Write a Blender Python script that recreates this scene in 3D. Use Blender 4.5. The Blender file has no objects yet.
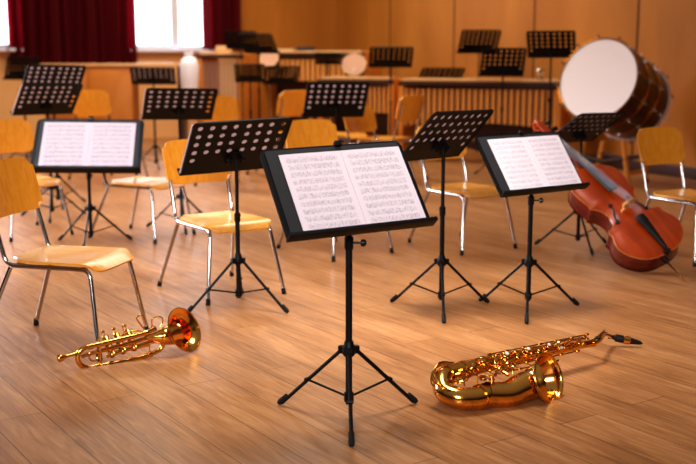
import bpy, bmesh, math, random
from math import sin, cos, pi, radians, atan2, sqrt
from mathutils import Vector, Matrix
random.seed(7)
COL = bpy.context.scene.collection
CAMZ = 1.325; F = 1040.0; PITCH = math.atan(172.0/F)

# ------------------------------------------------------------------ materials
def srgb(r, g, b):
    f = lambda c: (c/12.92 if c <= .04045 else ((c+.055)/1.055)**2.4)
    return (f(r/255), f(g/255), f(b/255), 1)
def newmat(name):
    m = bpy.data.materials.new(name); m.use_nodes = True
    nt = m.node_tree; b = nt.nodes['Principled BSDF']
    return m, nt, b
def pmat(name, col, rough=.5, metal=0, spec=.5, coat=0):
    m, nt, b = newmat(name)
    b.inputs['Base Color'].default_value = col; b.inputs['Roughness'].default_value = rough
    b.inputs['Metallic'].default_value = metal; b.inputs['Specular IOR Level'].default_value = spec
    b.inputs['Coat Weight'].default_value = coat
    # faint procedural variation so that no surface is perfectly flat
    n = nt.nodes.new('ShaderNodeTexNoise'); n.inputs['Scale'].default_value = 40
    tc = nt.nodes.new('ShaderNodeTexCoord'); nt.links.new(tc.outputs['Object'], n.inputs['Vector'])
    mr = nt.nodes.new('ShaderNodeMapRange'); mr.inputs['To Min'].default_value = rough*.85; mr.inputs['To Max'].default_value = min(1, rough*1.15)
    nt.links.new(n.outputs['Fac'], mr.inputs['Value']); nt.links.new(mr.outputs['Result'], b.inputs['Roughness'])
    return m
def woodmat(name, c1, c2, scale=(3, 30, 30), rough=.35, coat=0, rotz=0, dist=1.5, spec=.5):
    m, nt, b = newmat(name); N = nt.nodes; L = nt.links
    tc = N.new('ShaderNodeTexCoord'); mp = N.new('ShaderNodeMapping'); mp.inputs['Scale'].default_value = scale; mp.inputs['Rotation'].default_value[2] = rotz
    n = N.new('ShaderNodeTexNoise'); n.inputs['Scale'].default_value = 1; n.inputs['Detail'].default_value = 6; n.inputs['Distortion'].default_value = dist
    r = N.new('ShaderNodeValToRGB'); r.color_ramp.elements[0].position = .32; r.color_ramp.elements[1].position = .7
    r.color_ramp.elements[0].color = c1; r.color_ramp.elements[1].color = c2
    L.new(tc.outputs['Object'], mp.inputs['Vector']); L.new(mp.outputs['Vector'], n.inputs['Vector']); L.new(n.outputs['Fac'], r.inputs['Fac']); L.new(r.outputs['Color'], b.inputs['Base Color'])
    b.inputs['Roughness'].default_value = rough; b.inputs['Coat Weight'].default_value = coat; b.inputs['Coat Roughness'].default_value = .15
    b.inputs['Specular IOR Level'].default_value = spec
    return m
M = {}
M['black'] = pmat('black_metal', srgb(14, 12, 13), .5, .0, .25)
M['blackgloss'] = pmat('black_gloss', srgb(14, 12, 13), .25)
M['rubber'] = pmat('rubber', srgb(16, 15, 15), .8)
M['folder'] = pmat('folder_black', srgb(36, 34, 37), .6)
M['chrome'] = pmat('chrome', srgb(190, 185, 182), .17, 1)
M['seat'] = woodmat('beech_ply', srgb(228, 150, 52), srgb(244, 176, 78), (5, 45, 45), .3, .35)
M['seat_dark'] = woodmat('beech_ply_aged', srgb(190, 112, 38), srgb(212, 138, 54), (5, 45, 45), .33, .3)
M['brass'] = pmat('brass', srgb(232, 172, 88), .16, 1)
M['brass_dark'] = pmat('brass_inner', srgb(200, 122, 34), .24, 1)
M['ebony'] = pmat('ebony', srgb(26, 20, 20), .42, 0, .4)
M['pearl'] = pmat('pearl', srgb(230, 220, 205), .2)
M['cork'] = pmat('cork', srgb(170, 120, 70), .8)
M['cream'] = pmat('plaster_cream', srgb(226, 172, 112), .8)
M['white_frame'] = pmat('white_frame', srgb(226, 222, 228), .5)
M['groove'] = pmat('groove', srgb(80, 42, 16), .8)
M['skirting'] = pmat('skirting', srgb(62, 30, 16), .5)
M['wallwood'] = woodmat('wall_panel_wood', srgb(166, 102, 36), srgb(190, 122, 48), (1.2, 1.2, .35), .5, 0, dist=.6, spec=.3)
M['cabwood'] = woodmat('cabinet_wood', srgb(196, 118, 40), srgb(216, 138, 56), (1.5, 8, 1.5), .45)
M['lightwood'] = woodmat('light_wood', srgb(214, 160, 102), srgb(236, 188, 134), (2, 9, 9), .4)
M['tube_gold'] = pmat('resonator_gold', srgb(214, 146, 74), .4, .15)
M['tube_silver'] = pmat('resonator_silver', srgb(176, 150, 136), .4, .3)
M['rosewood'] = woodmat('rosewood', srgb(96, 44, 22), srgb(130, 66, 34), (2, 20, 20), .35)
M['drumwood'] = woodmat('drum_mahogany', srgb(38, 12, 9), srgb(66, 20, 13), (4, 4, 18), .3, .3)
M['drumhead'] = pmat('drum_head', srgb(240, 222, 216), .6)
M['oldhead'] = pmat('worn_drum_head', srgb(190, 142, 112), .7)
M['white_plastic'] = pmat('white_plastic', srgb(235, 226, 230), .35)
M['paperback'] = pmat('booklet_cover', srgb(206, 176, 130), .6)
M['bone'] = pmat('bridge_maple', srgb(222, 170, 100), .5)

M['back'] = woodmat('beech_ply_back', srgb(228, 146, 40), srgb(242, 170, 62), (30, 34, 4), .32, .35)
def cello_mat():
    m, nt, b = newmat('cello_varnish'); N = nt.nodes; L = nt.links
    tc = N.new('ShaderNodeTexCoord'); mp = N.new('ShaderNodeMapping'); mp.inputs['Scale'].default_value = (2.5, 22, 4)
    n = N.new('ShaderNodeTexNoise'); n.inputs['Scale'].default_value = 1; n.inputs['Detail'].default_value = 5
    n2 = N.new('ShaderNodeTexNoise'); n2.inputs['Scale'].default_value = 4.5
    r = N.new('ShaderNodeValToRGB'); e = r.color_ramp.elements
    e[0].position = .25; e[0].color = srgb(116, 30, 8); e[1].position = .75; e[1].color = srgb(216, 86, 18)
    mx = N.new('ShaderNodeMath'); mx.operation = 'ADD'; m2 = N.new('ShaderNodeMath'); m2.operation = 'MULTIPLY'; m2.inputs[1].default_value = .5
    L.new(tc.outputs['Object'], mp.inputs['Vector']); L.new(mp.outputs['Vector'], n.inputs['Vector']); L.new(tc.outputs['Object'], n2.inputs['Vector'])
    L.new(n.outputs['Fac'], mx.inputs[0]); L.new(n2.outputs['Fac'], mx.inputs[1]); L.new(mx.outputs[0], m2.inputs[0]); L.new(m2.outputs[0], r.inputs['Fac'])
    L.new(r.outputs['Color'], b.inputs['Base Color']); b.inputs['Roughness'].default_value = .28; b.inputs['Coat Weight'].default_value = .25; b.inputs['Coat Roughness'].default_value = .2; b.inputs['Specular IOR Level'].default_value = .35
    return m
M['cello'] = cello_mat()
M['cello_rib'] = woodmat('cello_rib_varnish', srgb(82, 18, 14), srgb(120, 30, 20), (3, 3, 25), .25, .7)

def curtain_mat():
    m, nt, b = newmat('red_curtain'); N = nt.nodes; L = nt.links
    b.inputs['Base Color'].default_value = srgb(78, 3, 11); b.inputs['Roughness'].default_value = .75
    b.inputs['Specular IOR Level'].default_value = .15
    t = N.new('ShaderNodeBsdfTranslucent'); t.inputs['Color'].default_value = srgb(205, 22, 50)
    mx = N.new('ShaderNodeMixShader'); mx.inputs[0].default_value = .16
    L.new(b.outputs[0], mx.inputs[1]); L.new(t.outputs[0], mx.inputs[2]); L.new(mx.outputs[0], N['Material Output'].inputs[0])
    n = N.new('ShaderNodeTexNoise'); n.inputs['Scale'].default_value = 300
    bp = N.new('ShaderNodeBump'); bp.inputs['Strength'].default_value = .2; L.new(n.outputs['Fac'], bp.inputs['Height']); L.new(bp.outputs[0], b.inputs['Normal'])
    return m
M['curtain'] = curtain_mat()

def pane_mat():
    # daylight seen through the window panes (bright overcast outside)
    m = bpy.data.materials.new('bright_window_pane'); m.use_nodes = True; nt = m.node_tree; nt.nodes.clear()
    o = nt.nodes.new('ShaderNodeOutputMaterial'); e = nt.nodes.new('ShaderNodeEmission')
    n = nt.nodes.new('ShaderNodeTexNoise'); n.inputs['Scale'].default_value = 1.5; r = nt.nodes.new('ShaderNodeValToRGB')
    r.color_ramp.elements[0].color = (.74, .73, .9, 1); r.color_ramp.elements[1].color = (1, .98, 1, 1)
    tc = nt.nodes.new('ShaderNodeTexCoord'); nt.links.new(tc.outputs['Object'], n.inputs['Vector'])
    nt.links.new(n.outputs['Fac'], r.inputs['Fac']); nt.links.new(r.outputs[0], e.inputs[0]); e.inputs[1].default_value = PANE
    nt.links.new(e.outputs[0], o.inputs[0]); return m
PANE = 3.4
M['pane'] = pane_mat()

def paper_mat(name, music):
    m, nt, b = newmat(name); N = nt.nodes; L = nt.links
    white = srgb(234, 219, 226)
    b.inputs['Roughness'].default_value = .7; b.inputs['Specular IOR Level'].default_value = .2
    t = N.new('ShaderNodeBsdfTranslucent'); t.inputs['Color'].default_value = srgb(240, 220, 215)
    mx = N.new('ShaderNodeMixShader'); mx.inputs[0].default_value = .3 if not music else .12
    L.new(b.outputs[0], mx.inputs[1]); L.new(t.outputs[0], mx.inputs[2]); L.new(mx.outputs[0], N['Material Output'].inputs[0])
    if not music:
        n = N.new('ShaderNodeTexNoise'); n.inputs['Scale'].default_value = 60
        r = N.new('ShaderNodeValToRGB'); r.color_ramp.elements[0].color = srgb(236, 220, 220); r.color_ramp.elements[1].color = white
        L.new(n.outputs['Fac'], r.inputs['Fac']); L.new(r.outputs[0], b.inputs['Base Color']); return m
    # printed staves: page local x across, y up (object space metres), 10 systems of five lines with notes
    def mth(op, a, bb=None, c=None):
        k = N.new('ShaderNodeMath'); k.operation = op
        for i, v in enumerate((a, bb, c)):
            if v is None: continue
            if isinstance(v, (int, float)): k.inputs[i].default_value = v
            else: L.new(v, k.inputs[i])
        return k.outputs[0]
    tc = N.new('ShaderNodeTexCoord'); sp = N.new('ShaderNodeSeparateXYZ'); L.new(tc.outputs['Object'], sp.inputs[0])
    x, y = sp.outputs[0], sp.outputs[1]
    v = mth('DIVIDE', mth('ADD', y, .142), .0284)      # 10 systems over 0.284 m
    fr = mth('FRACT', v)
    inb = mth('MULTIPLY', mth('GREATER_THAN', fr, .22), mth('LESS_THAN', fr, .72))
    l5 = mth('FRACT', mth('MULTIPLY', mth('SUBTRACT', fr, .22), 10.0))
    line = mth('MULTIPLY', mth('LESS_THAN', l5, .22), inb)
    # note heads and stems
    vo = N.new('ShaderNodeTexVoronoi'); vo.inputs['Scale'].default_value = 1; vo.feature = 'F1'
    mp = N.new('ShaderNodeMapping'); mp.inputs['Scale'].default_value = (170, 230, 1); L.new(tc.outputs['Object'], mp.inputs[0]); L.new(mp.outputs[0], vo.inputs['Vector'])
    wide = mth('MULTIPLY', mth('GREATER_THAN', fr, .1), mth('LESS_THAN', fr, .85))
    head = mth('MULTIPLY', mth('LESS_THAN', vo.outputs['Distance'], .34), wide)
    n2 = N.new('ShaderNodeTexNoise'); n2.inputs['Scale'].default_value = 1; mp2 = N.new('ShaderNodeMapping'); mp2.inputs['Scale'].default_value = (260, 60, 1)
    L.new(tc.outputs['Object'], mp2.inputs[0]); L.new(mp2.outputs[0], n2.inputs['Vector'])
    stem = mth('MULTIPLY', mth('GREATER_THAN', n2.outputs['Fac'], .6), wide)
    ink = mth('MAXIMUM', mth('MULTIPLY', line, .5), mth('MAXIMUM', mth('MULTIPLY', head, .55), mth('MULTIPLY', stem, .5)))
    # side and top margins of the page
    ax = mth('ABSOLUTE', x); ay = mth('ABSOLUTE', y)
    marg = mth('MULTIPLY', mth('LESS_THAN', ax, .094), mth('LESS_THAN', ay, .1385))
    ink = mth('MULTIPLY', ink, marg)
    mc = N.new('ShaderNodeMix'); mc.data_type = 'RGBA'; L.new(ink, mc.inputs['Factor']); mc.inputs['A'].default_value = white; mc.inputs['B'].default_value = srgb(122, 106, 116)
    L.new(mc.outputs['Result'], b.inputs['Base Color'])
    return m
M['music'] = paper_mat('printed_music_page', True)
M['paper'] = paper_mat('plain_paper', False)

def floor_mat():
    m, nt, b = newmat('plank_floor'); N = nt.nodes; L = nt.links
    tc = N.new('ShaderNodeTexCoord'); mp = N.new('ShaderNodeMapping'); mp.inputs['Rotation'].default_value[2] = radians(56); 
    L.new(tc.outputs['Object'], mp.inputs[0])
    br = N.new('ShaderNodeTexBrick'); br.offset = .37; br.offset_frequency = 2
    br.inputs['Scale'].default_value = 1; br.inputs['Brick Width'].default_value = 1.9; br.inputs['Row Height'].default_value = .193
    br.inputs['Mortar Size'].default_value = .0015; br.inputs['Mortar Smooth'].default_value = .2; br.inputs['Bias'].default_value = 0
    br.inputs['Color1'].default_value = (.4, .4, .4, 1); br.inputs['Color2'].default_value = (.62, .62, .62, 1); br.inputs['Mortar'].default_value = (0, 0, 0, 1)
    L.new(mp.outputs[0], br.inputs['Vector'])
    # grain stretched along the planks
    mp2 = N.new('ShaderNodeMapping'); mp2.inputs['Scale'].default_value = (2.6, 34, 1); L.new(mp.outputs[0], mp2.inputs[0])
    n = N.new('ShaderNodeTexNoise'); n.inputs['Scale'].default_value = 1; n.inputs['Detail'].default_value = 8; n.inputs['Distortion'].default_value = 1.2; n.inputs['Roughness'].default_value = .62
    L.new(mp2.outputs[0], n.inputs['Vector'])
    mp3 = N.new('ShaderNodeMapping'); mp3.inputs['Scale'].default_value = (1.6, 6, 1); L.new(mp.outputs[0], mp3.inputs[0])
    n3 = N.new('ShaderNodeTexNoise'); n3.inputs['Scale'].default_value = 1; n3.inputs['Detail'].default_value = 3; L.new(mp3.outputs[0], n3.inputs['Vector'])
    a1 = N.new('ShaderNodeMath'); a1.operation = 'MULTIPLY_ADD'; L.new(br.outputs['Color'], a1.inputs[0]); a1.inputs[1].default_value = .34
    s = N.new('ShaderNodeMath'); s.operation = 'MULTIPLY'; L.new(n.outputs['Fac'], s.inputs[0]); s.inputs[1].default_value = .62; L.new(s.outputs[0], a1.inputs[2])
    a2 = N.new('ShaderNodeMath'); a2.operation = 'MULTIPLY_ADD'; L.new(n3.outputs['Fac'], a2.inputs[0]); a2.inputs[1].default_value = .3; L.new(a1.outputs[0], a2.inputs[2])
    r = N.new('ShaderNodeValToRGB'); e = r.color_ramp.elements
    e[0].position = .36; e[0].color = srgb(98, 64, 42); e[1].position = .84; e[1].color = srgb(202, 149, 101)
    k = e.new(.62); k.color = srgb(166, 114, 71)
    L.new(a2.outputs[0], r.inputs['Fac'])
    mc = N.new('ShaderNodeMix'); mc.data_type = 'RGBA'; L.new(br.outputs['Fac'], mc.inputs['Factor']); L.new(r.outputs[0], mc.inputs['A']); mc.inputs['B'].default_value = srgb(60, 32, 20)
    L.new(mc.outputs['Result'], b.inputs['Base Color'])
    rr = N.new('ShaderNodeMapRange'); rr.inputs['To Min'].default_value = .25; rr.inputs['To Max'].default_value = .4; L.new(n3.outputs['Fac'], rr.inputs['Value']); L.new(rr.outputs[0], b.inputs['Roughness'])
    bp = N.new('ShaderNodeBump'); bp.inputs['Strength'].default_value = .12; bp.inputs['Distance'].default_value = .002; L.new(n.outputs['Fac'], bp.inputs['Height']); L.new(bp.outputs[0], b.inputs['Normal'])
    b.inputs['Specular IOR Level'].default_value = .20
    return m
M['floor'] = floor_mat()

# ------------------------------------------------------------------ mesh helpers
def mesh(bm, name, smooth=True):
    bmesh.ops.recalc_face_normals(bm, faces=bm.faces)
    me = bpy.data.meshes.new(name); bm.to_mesh(me); bm.free()
    if smooth:
        for p in me.polygons: p.use_smooth = True
        try: me.set_sharp_from_angle(angle=radians(38))
        except Exception: pass
    return me
def ob(name, me, mat=None, parent=None, mtx=None, kind=None):
    o = bpy.data.objects.new(name, me); COL.objects.link(o)
    if mat is not None and me is not None and not me.materials: me.materials.append(M[mat])
    if parent: o.parent = parent
    if mtx is not None: o.matrix_local = mtx
    if kind: o['kind'] = kind
    return o
def tag(o, label, cat, group=None):
    o['label'] = label; o['category'] = cat
    if group: o['group'] = group
    return o
def thing(name, label, cat, group=None, mtx=None):
    o = bpy.data.objects.new(name, None); COL.objects.link(o); o.empty_display_size = .1
    if mtx is not None: o.matrix_local = mtx
    return tag(o, label, cat, group)
def TR(x, y, z=0, rz=0, s=1):
    return Matrix.Translation((x, y, z)) @ Matrix.Rotation(rz, 4, 'Z') @ Matrix.Scale(s, 4)
def V(*a): return Vector(a)
def box(bm, x0, x1, y0, y1, z0, z1, mtx=None, bev=0):
    vs = [bm.verts.new((x, y, z)) for x in (x0, x1) for y in (y0, y1) for z in (z0, z1)]
    fs = [(0, 1, 3, 2), (4, 6, 7, 5), (0, 4, 5, 1), (2, 3, 7, 6), (0, 2, 6, 4), (1, 5, 7, 3)]
    faces = [bm.faces.new([vs[i] for i in f]) for f in fs]
    if bev:
        es = list({e for f in faces for e in f.edges})
        r = bmesh.ops.bevel(bm, geom=es, offset=bev, segments=2, affect='EDGES', profile=.6)
        vs = list({v for f in r['faces'] for v in f.verts} | {v for v in vs if v.is_valid})
    if mtx is not None:
        for v in vs: v.co = mtx @ v.co
    return vs
def thicken(bm, th):
    """give an open sheet a thickness behind its face normals"""
    bmesh.ops.recalc_face_normals(bm, faces=bm.faces); bm.normal_update()
    vs = list(bm.verts); fs = list(bm.faces); bd = [e for e in bm.edges if len(e.link_faces) == 1]
    nv = {v: bm.verts.new(v.co-v.normal*th) for v in vs}
    for e in bd:
        l = e.link_loops[0]; a, b = l.vert, l.link_loop_next.vert
        bm.faces.new((b, a, nv[a], nv[b]))
    for f in fs: bm.faces.new([nv[v] for v in reversed(f.verts)])
def smooth_path(pts, n=8, closed=False):
    """Catmull-Rom through pts (each Vector or (Vector, radius))"""
    P = [Vector(p) for p in pts]; out = []
    m = len(P)
    rng = range(m if closed else m-1)
    for i in rng:
        p0 = P[(i-1) % m] if (closed or i > 0) else P[0]*2-P[1]
        p1 = P[i]; p2 = P[(i+1) % m]
        p3 = P[(i+2) % m] if (closed or i+2 < m) else P[-1]*2-P[-2]
        for k in range(n):
            t = k/n
            out.append(.5*((2*p1)+(-p0+p2)*t+(2*p0-5*p1+4*p2-p3)*t*t+(-p0+3*p1-3*p2+p3)*t**3))
    if not closed: out.append(P[-1])
    return out
def sweep(bm, pts, rad, seg=10, caps=True, closed=False):
    """tube along pts; rad number or list"""
    P = [Vector(p) for p in pts]; n = len(P)
    R = rad if isinstance(rad, (list, tuple)) else [rad]*n
    T = []
    for i in range(n):
        a = P[i-1] if (i > 0 or closed) else P[i]; b = P[(i+1) % n] if (i < n-1 or closed) else P[i]
        T.append((b-a).normalized())
    u = T[0].orthogonal().normalized(); rings = []
    for i in range(n):
        t = T[i]; u = (u-t*u.dot(t)); u = u.normalized() if u.length > 1e-6 else t.orthogonal().normalized()
        w = t.cross(u)
        rings.append([bm.verts.new(P[i]+(u*cos(2*pi*k/seg)+w*sin(2*pi*k/seg))*R[i]) for k in range(seg)])
    for i in range(n if closed else n-1):
        A, B = rings[i], rings[(i+1) % n]
        for k in range(seg): bm.faces.new((A[k], A[(k+1) % seg], B[(k+1) % seg], B[k]))
    if caps and not closed:
        bm.faces.new(rings[0][::-1]); bm.faces.new(rings[-1])
    return rings
def fillet(pts, r, n=5):
    """polyline with rounded corners"""
    P = [Vector(p) for p in pts]; out = [P[0]]
    for i in range(1, len(P)-1):
        a, b, c = P[i-1], P[i], P[i+1]
        d1 = (a-b); d2 = (c-b); rr = min(r, d1.length*.48, d2.length*.48)
        s = b+d1.normalized()*rr; e = b+d2.normalized()*rr
        for k in range(n+1):
            t = k/n; out.append(s*(1-t)**2+b*2*t*(1-t)+e*t*t)
    out.append(P[-1]); return out
def cyl(bm, a, b, r, r2=None, seg=14):
    return sweep(bm, [a, b], [r, r if r2 is None else r2], seg)
def resample(P, R, n):
    return P, R
def disc(bm, c, nrm, r, th, seg=20, dome=0):
    n = Vector(nrm).normalized(); c = Vector(c)
    prof = [(0, r), (th*.7, r), (th, r*.9)] + ([(th+dome, r*.4)] if dome else [])
    return sweep(bm, [c+n*a for a, _ in prof], [b for _, b in prof], seg)
def plate(bm, outline, th, z0=0):
    """flat plate from 2-D outline (ccw), extruded in z"""
    A = [bm.verts.new((x, y, z0)) for x, y in outline]; B = [bm.verts.new((x, y, z0+th)) for x, y in outline]
    bm.faces.new(A[::-1]); bm.faces.new(B); n = len(A)
    for i in range(n): bm.faces.new((A[i], A[(i+1) % n], B[(i+1) % n], B[i]))
    return A+B
def rrect(w, h, r, n=5, cx=0, cy=0):
    o = []
    for sx, sy, a in ((1, 1, 0), (-1, 1, 90), (-1, -1, 180), (1, -1, 270)):
        for k in range(n+1):
            t = radians(a+90*k/n); o.append((cx+sx*(w/2-r)+r*cos(t), cy+sy*(h/2-r)+r*sin(t)))
    return o
def quadbox(name, x0, x1, y0, y1, z0, z1, mat, parent=None, mtx=None, bev=.004, kind=None):
    bm = bmesh.new(); box(bm, x0, x1, y0, y1, z0, z1, bev=bev)
    return ob(name, mesh(bm, name, bev > 0), mat, parent, mtx, kind)

def at(px, py, Y):
    """world point on the ray of a photo position, at depth Y"""
    a = (px-348)/F; b = -(py-232)/F; c, s = cos(PITCH), sin(PITCH)
    dy = c+b*s; dz = -s+b*c; t = Y/dy
    return V(a*t, Y, CAMZ+dz*t)
def ground(px, py, z=0):
    a = (px-348)/F; b = -(py-232)/F; c, s = cos(PITCH), sin(PITCH)
    dy = c+b*s; dz = -s+b*c; t = (z-CAMZ)/dz
    return V(a*t, dy*t, z)

# ------------------------------------------------------------------ the room
def flat(name, pts, mat, kind='structure', parent=None):
    bm = bmesh.new(); bm.faces.new([bm.verts.new(p) for p in pts])
    me = bpy.data.meshes.new(name); bm.to_mesh(me); bm.free()
    return ob(name, me, mat, parent, None, kind)
flat('floor', [(-16, -3, 0), (9, -3, 0), (9, 24, 0), (-16, 24, 0)], 'floor')
# right wall: panelled, runs away from the camera to the corner
WC = V(-.19, 19.85, 0)                         # corner of right and back wall
RD = V(.0504, -.101, 0).normalized()           # direction along right wall, towards camera
BD = V(-.85, -.53, 0).normalized()             # direction along back wall, towards the left
RN = V(-RD.y, RD.x, 0); RN = RN if RN.x < 0 else -RN
BN = V(BD.y, -BD.x, 0); BN = BN if BN.y < 0 else -BN
HW = 5.2
def wallslab(name, P0, D, N, s0, s1, z0, z1, mat, t0=-.15, t1=0, kind='structure', parent=None, bev=0):
    """box along D from s0..s1, thickness along N t0..t1; object origin at P0, local x along D, local y along N"""
    ang = atan2(D.y, D.x); mt = TR(P0.x, P0.y, 0, ang)
    loc = Matrix.Rotation(-ang, 4, 'Z') @ N
    sy = 1 if loc.y > 0 else -1
    a, b = sorted((t0*sy, t1*sy))
    bm = bmesh.new(); box(bm, s0, s1, a, b, z0, z1, bev=bev)
    return ob(name, mesh(bm, name, bev > 0), mat, parent, mt if parent is None else None, kind)
wallslab('wall_right', WC, RD, RN, -.1, 17, 0, HW, 'wallwood')
pan = 18*.1129
for i in range(7):
    s = .0+pan*(i+1)
    wallslab('trim_%d' % (i+1), WC, RD, RN, s-.013, s+.013, .12, HW, 'groove', .0, .006)
wallslab('baseboard_right', WC, RD, RN, 0, 17, 0, .13, 'skirting', 0, .03, bev=.004)
# back wall with two window openings
def bw(px):                                    # distance along back wall for a photo column
    u = (px-348)/F
    return (u*WC.y-WC.x)/(BD.x-u*BD.y)
def bwp(px): return WC+BD*bw(px)
zs_ = 1.325+(60-50)*(bwp(165).y)/F             # window sill height
w2a, w2b = bw(211), bw(133); w1a, w1b = bw(23), bw(23)+1.9
wallslab('wall_back', WC, BD, BN, -.1, bw(238), 0, HW, 'wallwood')
wallslab('wall_back_plaster', WC, BD, BN, bw(238), w2a, 0, HW, 'cream')
wallslab('wall_back_pier', WC, BD, BN, w2b, w1a, 0, HW, 'cream')
wallslab('wall_back_end', WC, BD, BN, w1b, 13, 0, HW, 'cream')
wallslab('wall_back_sill', WC, BD, BN, w2a, w2b, 0, zs_, 'cream')
wallslab('wall_back_sill_left', WC, BD, BN, w1a, w1b, 0, zs_, 'cream')
wallslab('wall_back_lintel', WC, BD, BN, w2a, w2b, 3.7, HW, 'cream')
wallslab('wall_back_lintel_left', WC, BD, BN, w1a, w1b, 3.7, HW, 'cream')
def window(n, a, b):
    ang = atan2(BD.y, BD.x); mt = TR(WC.x, WC.y, 0, ang)
    loc = Matrix.Rotation(-ang, 4, 'Z') @ BN; sy = 1 if loc.y > 0 else -1
    bm = bmesh.new()
    def B(s0, s1, z0, z1, d0=-.09, d1=-.03):
        y0, y1 = sorted((d0*sy, d1*sy)); box(bm, s0, s1, y0, y1, z0, z1)
    t = .075
    B(a, a+t, zs_, 3.7); B(b-t, b, zs_, 3.7); B(a, b, zs_, zs_+t); B(a, b, 3.7-t, 3.7)
    m_ = a+(b-a)*.42; B(m_-.07, m_+.07, zs_, 3.7); m2 = a+(b-a)*.74; B(m2-.025, m2+.025, zs_, 3.7); B(a, b, 2.8, 2.84)
    w = ob('window_%d' % n, mesh(bm, 'window', False), 'white_frame', None, mt, 'structure')
    bm = bmesh.new(); y0, y1 = sorted((-.075*sy, -.065*sy)); box(bm, a, b, y0, y1, zs_, 3.7)
    p = ob('pane', mesh(bm, 'pane', False), 'pane', w)
    bm = bmesh.new(); y0, y1 = sorted((-.03*sy, .16*sy)); box(bm, a-.04, b+.04, y0, y1, zs_-.04, zs_+.01, bev=.006)
    ob('window_sill', mesh(bm, 'window_sill'), 'white_frame', w)
window(1, w1a, w1b); window(2, w2a, w2b)

def curtain(px0, px1, pybot, label):
    a, b = bw(px1), bw(px0)
    zb = CAMZ+(60-pybot)*bwp((px0+px1)/2).y/F
    n = int((b-a)*60); bm = bmesh.new(); rows = []
    ang = atan2(BD.y, BD.x); loc = Matrix.Rotation(-ang, 4, 'Z') @ BN; sy = 1 if loc.y > 0 else -1
    zz = [zb, zb+.4, zb+1.2, 3.9]
    for j, z in enumerate(zz):
        row = []
        for i in range(n+1):
            s = i/n*(b-a)
            amp = .075*(1.0-.2*j/3)
            y = .16+amp*sin(2*pi*s/.19+.6*sin(s*3.1))+.012*sin(2*pi*s/.075)
            row.append(bm.verts.new((a+s+.01*sin(s*9+j), y*sy, z+(.012*sin(s*5) if j == 0 else 0))))
        rows.append(row)
    for j in range(len(rows)-1):
        for i in range(n): bm.faces.new((rows[j][i], rows[j][i+1], rows[j+1][i+1], rows[j+1][i]))
    t = thing('curtain', label, 'curtain', None, TR(WC.x, WC.y, 0, ang))
    c = ob('curtain_cloth', mesh(bm, 'curtain_cloth'), 'curtain', t)
    bm = bmesh.new(); cyl(bm, (a-.08, .17*sy, 3.93), (b+.08, .17*sy, 3.93), .018)
    for x in (a-.08, b+.08): disc(bm, (x, .17*sy, 3.93), (1, 0, 0), .03, .02)
    ob('curtain_rod', mesh(bm, 'curtain_rod'), 'chrome', t)
curtain(11, 137, 65, 'wide dark red pleated curtain hanging between the two bright windows')
curtain(203, 239, 50, 'narrow dark red curtain at the right edge of the middle window')

# ------------------------------------------------------------------ music stands
DW, DH = .53, .345
def desk_mesh():
    xs = []; 
    cols = [-.223, -.160, -.0975, -.035, .035, .0975, .160, .223]
    rows = [.132, .079, .026, -.027]
    r = .0145; hw = .024
    xb = sorted({-DW/2, DW/2}|{round(c+s*hw, 5) for c in cols for s in (-1, 1)})
    yrows = rows+[-.080]
    yb = sorted({-DH/2, DH/2}|{round(c+s*hw, 5) for c in yrows for s in (-1, 1)})
    bm = bmesh.new(); vd = {}
    def gv(x, y):
        k = (round(x, 5), round(y, 5))
        if k not in vd: vd[k] = bm.verts.new((x, y, 0))
        return vd[k]
    nh = 12
    for i in range(len(xb)-1):
        for j in range(len(yb)-1):
            x0, x1, y0, y1 = xb[i], xb[i+1], yb[j], yb[j+1]; cx, cy = (x0+x1)/2, (y0+y1)/2
            hole = any(abs(cx-c) < 1e-3 for c in cols) and any(abs(cy-q) < 1e-3 for q in rows)
            if abs(cy+.080) < 1e-3 and (abs(abs(cx)-.223) < 1e-3): hole = True
            q = [gv(x0, y0), gv(x1, y0), gv(x1, y1), gv(x0, y1)]
            if not hole: bm.faces.new(q); continue
            ring = [bm.verts.new((cx+r*cos(radians(225+30*k)), cy+r*sin(radians(225+30*k)), 0)) for k in range(nh)]
            for s in range(4):
                a, b = q[s], q[(s+1) % 4]; k0 = s*3
                bm.faces.new((a, ring[(k0+1) % nh], ring[k0])); bm.faces.new((a, b, ring[(k0+2) % nh], ring[(k0+1) % nh])); bm.faces.new((b, ring[(k0+3) % nh], ring[(k0+2) % nh]))
    # rounded corners: bevel the four corner vertices
    cs = [v for v in bm.verts if abs(abs(v.co.x)-DW/2) < 1e-4 and abs(abs(v.co.y)-DH/2) < 1e-4 and v.co.y > 0]
    bmesh.ops.bevel(bm, geom=cs, offset=.02, segments=4, affect='VERTICES', profile=.5)
    bmesh.ops.recalc_face_normals(bm, faces=bm.faces)
    thicken(bm, .0025)
    # stiffening rim at the sides and top
    for x in (-DW/2, DW/2):
        box(bm, x-.002, x+.002, -DH/2, DH/2-.02, -.007, .002)
    box(bm, -DW/2+.02, DW/2-.02, DH/2-.003, DH/2+.001, -.007, .002)
    return mesh(bm, 'desk')
def ledge_mesh():
    bm = bmesh.new()
    box(bm, -DW/2-.006, DW/2+.006, -DH/2-.004, -DH/2+.002, -.004, .038, bev=.0015)
    box(bm, -DW/2-.006, DW/2+.006, -DH/2-.004, -DH/2+.009, .034, .039, bev=.0015)
    return mesh(bm, 'ledge')
def bracket_mesh():
    bm = bmesh.new()
    plate(bm, [(-.045, -.1), (.045, -.1), (.03, -.03), (-.03, -.03)], .006, -.012)
    box(bm, -.03, -.022, -.085, -.045, -.05, -.006, bev=.001); box(bm, .022, .03, -.085, -.045, -.05, -.006, bev=.001)
    cyl(bm, (-.045, -.065, -.035), (.04, -.065, -.035), .009)
    disc(bm, (.04, -.065, -.035), (1, 0, 0), .016, .016)
    return mesh(bm, 'tilt_bracket')
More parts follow.
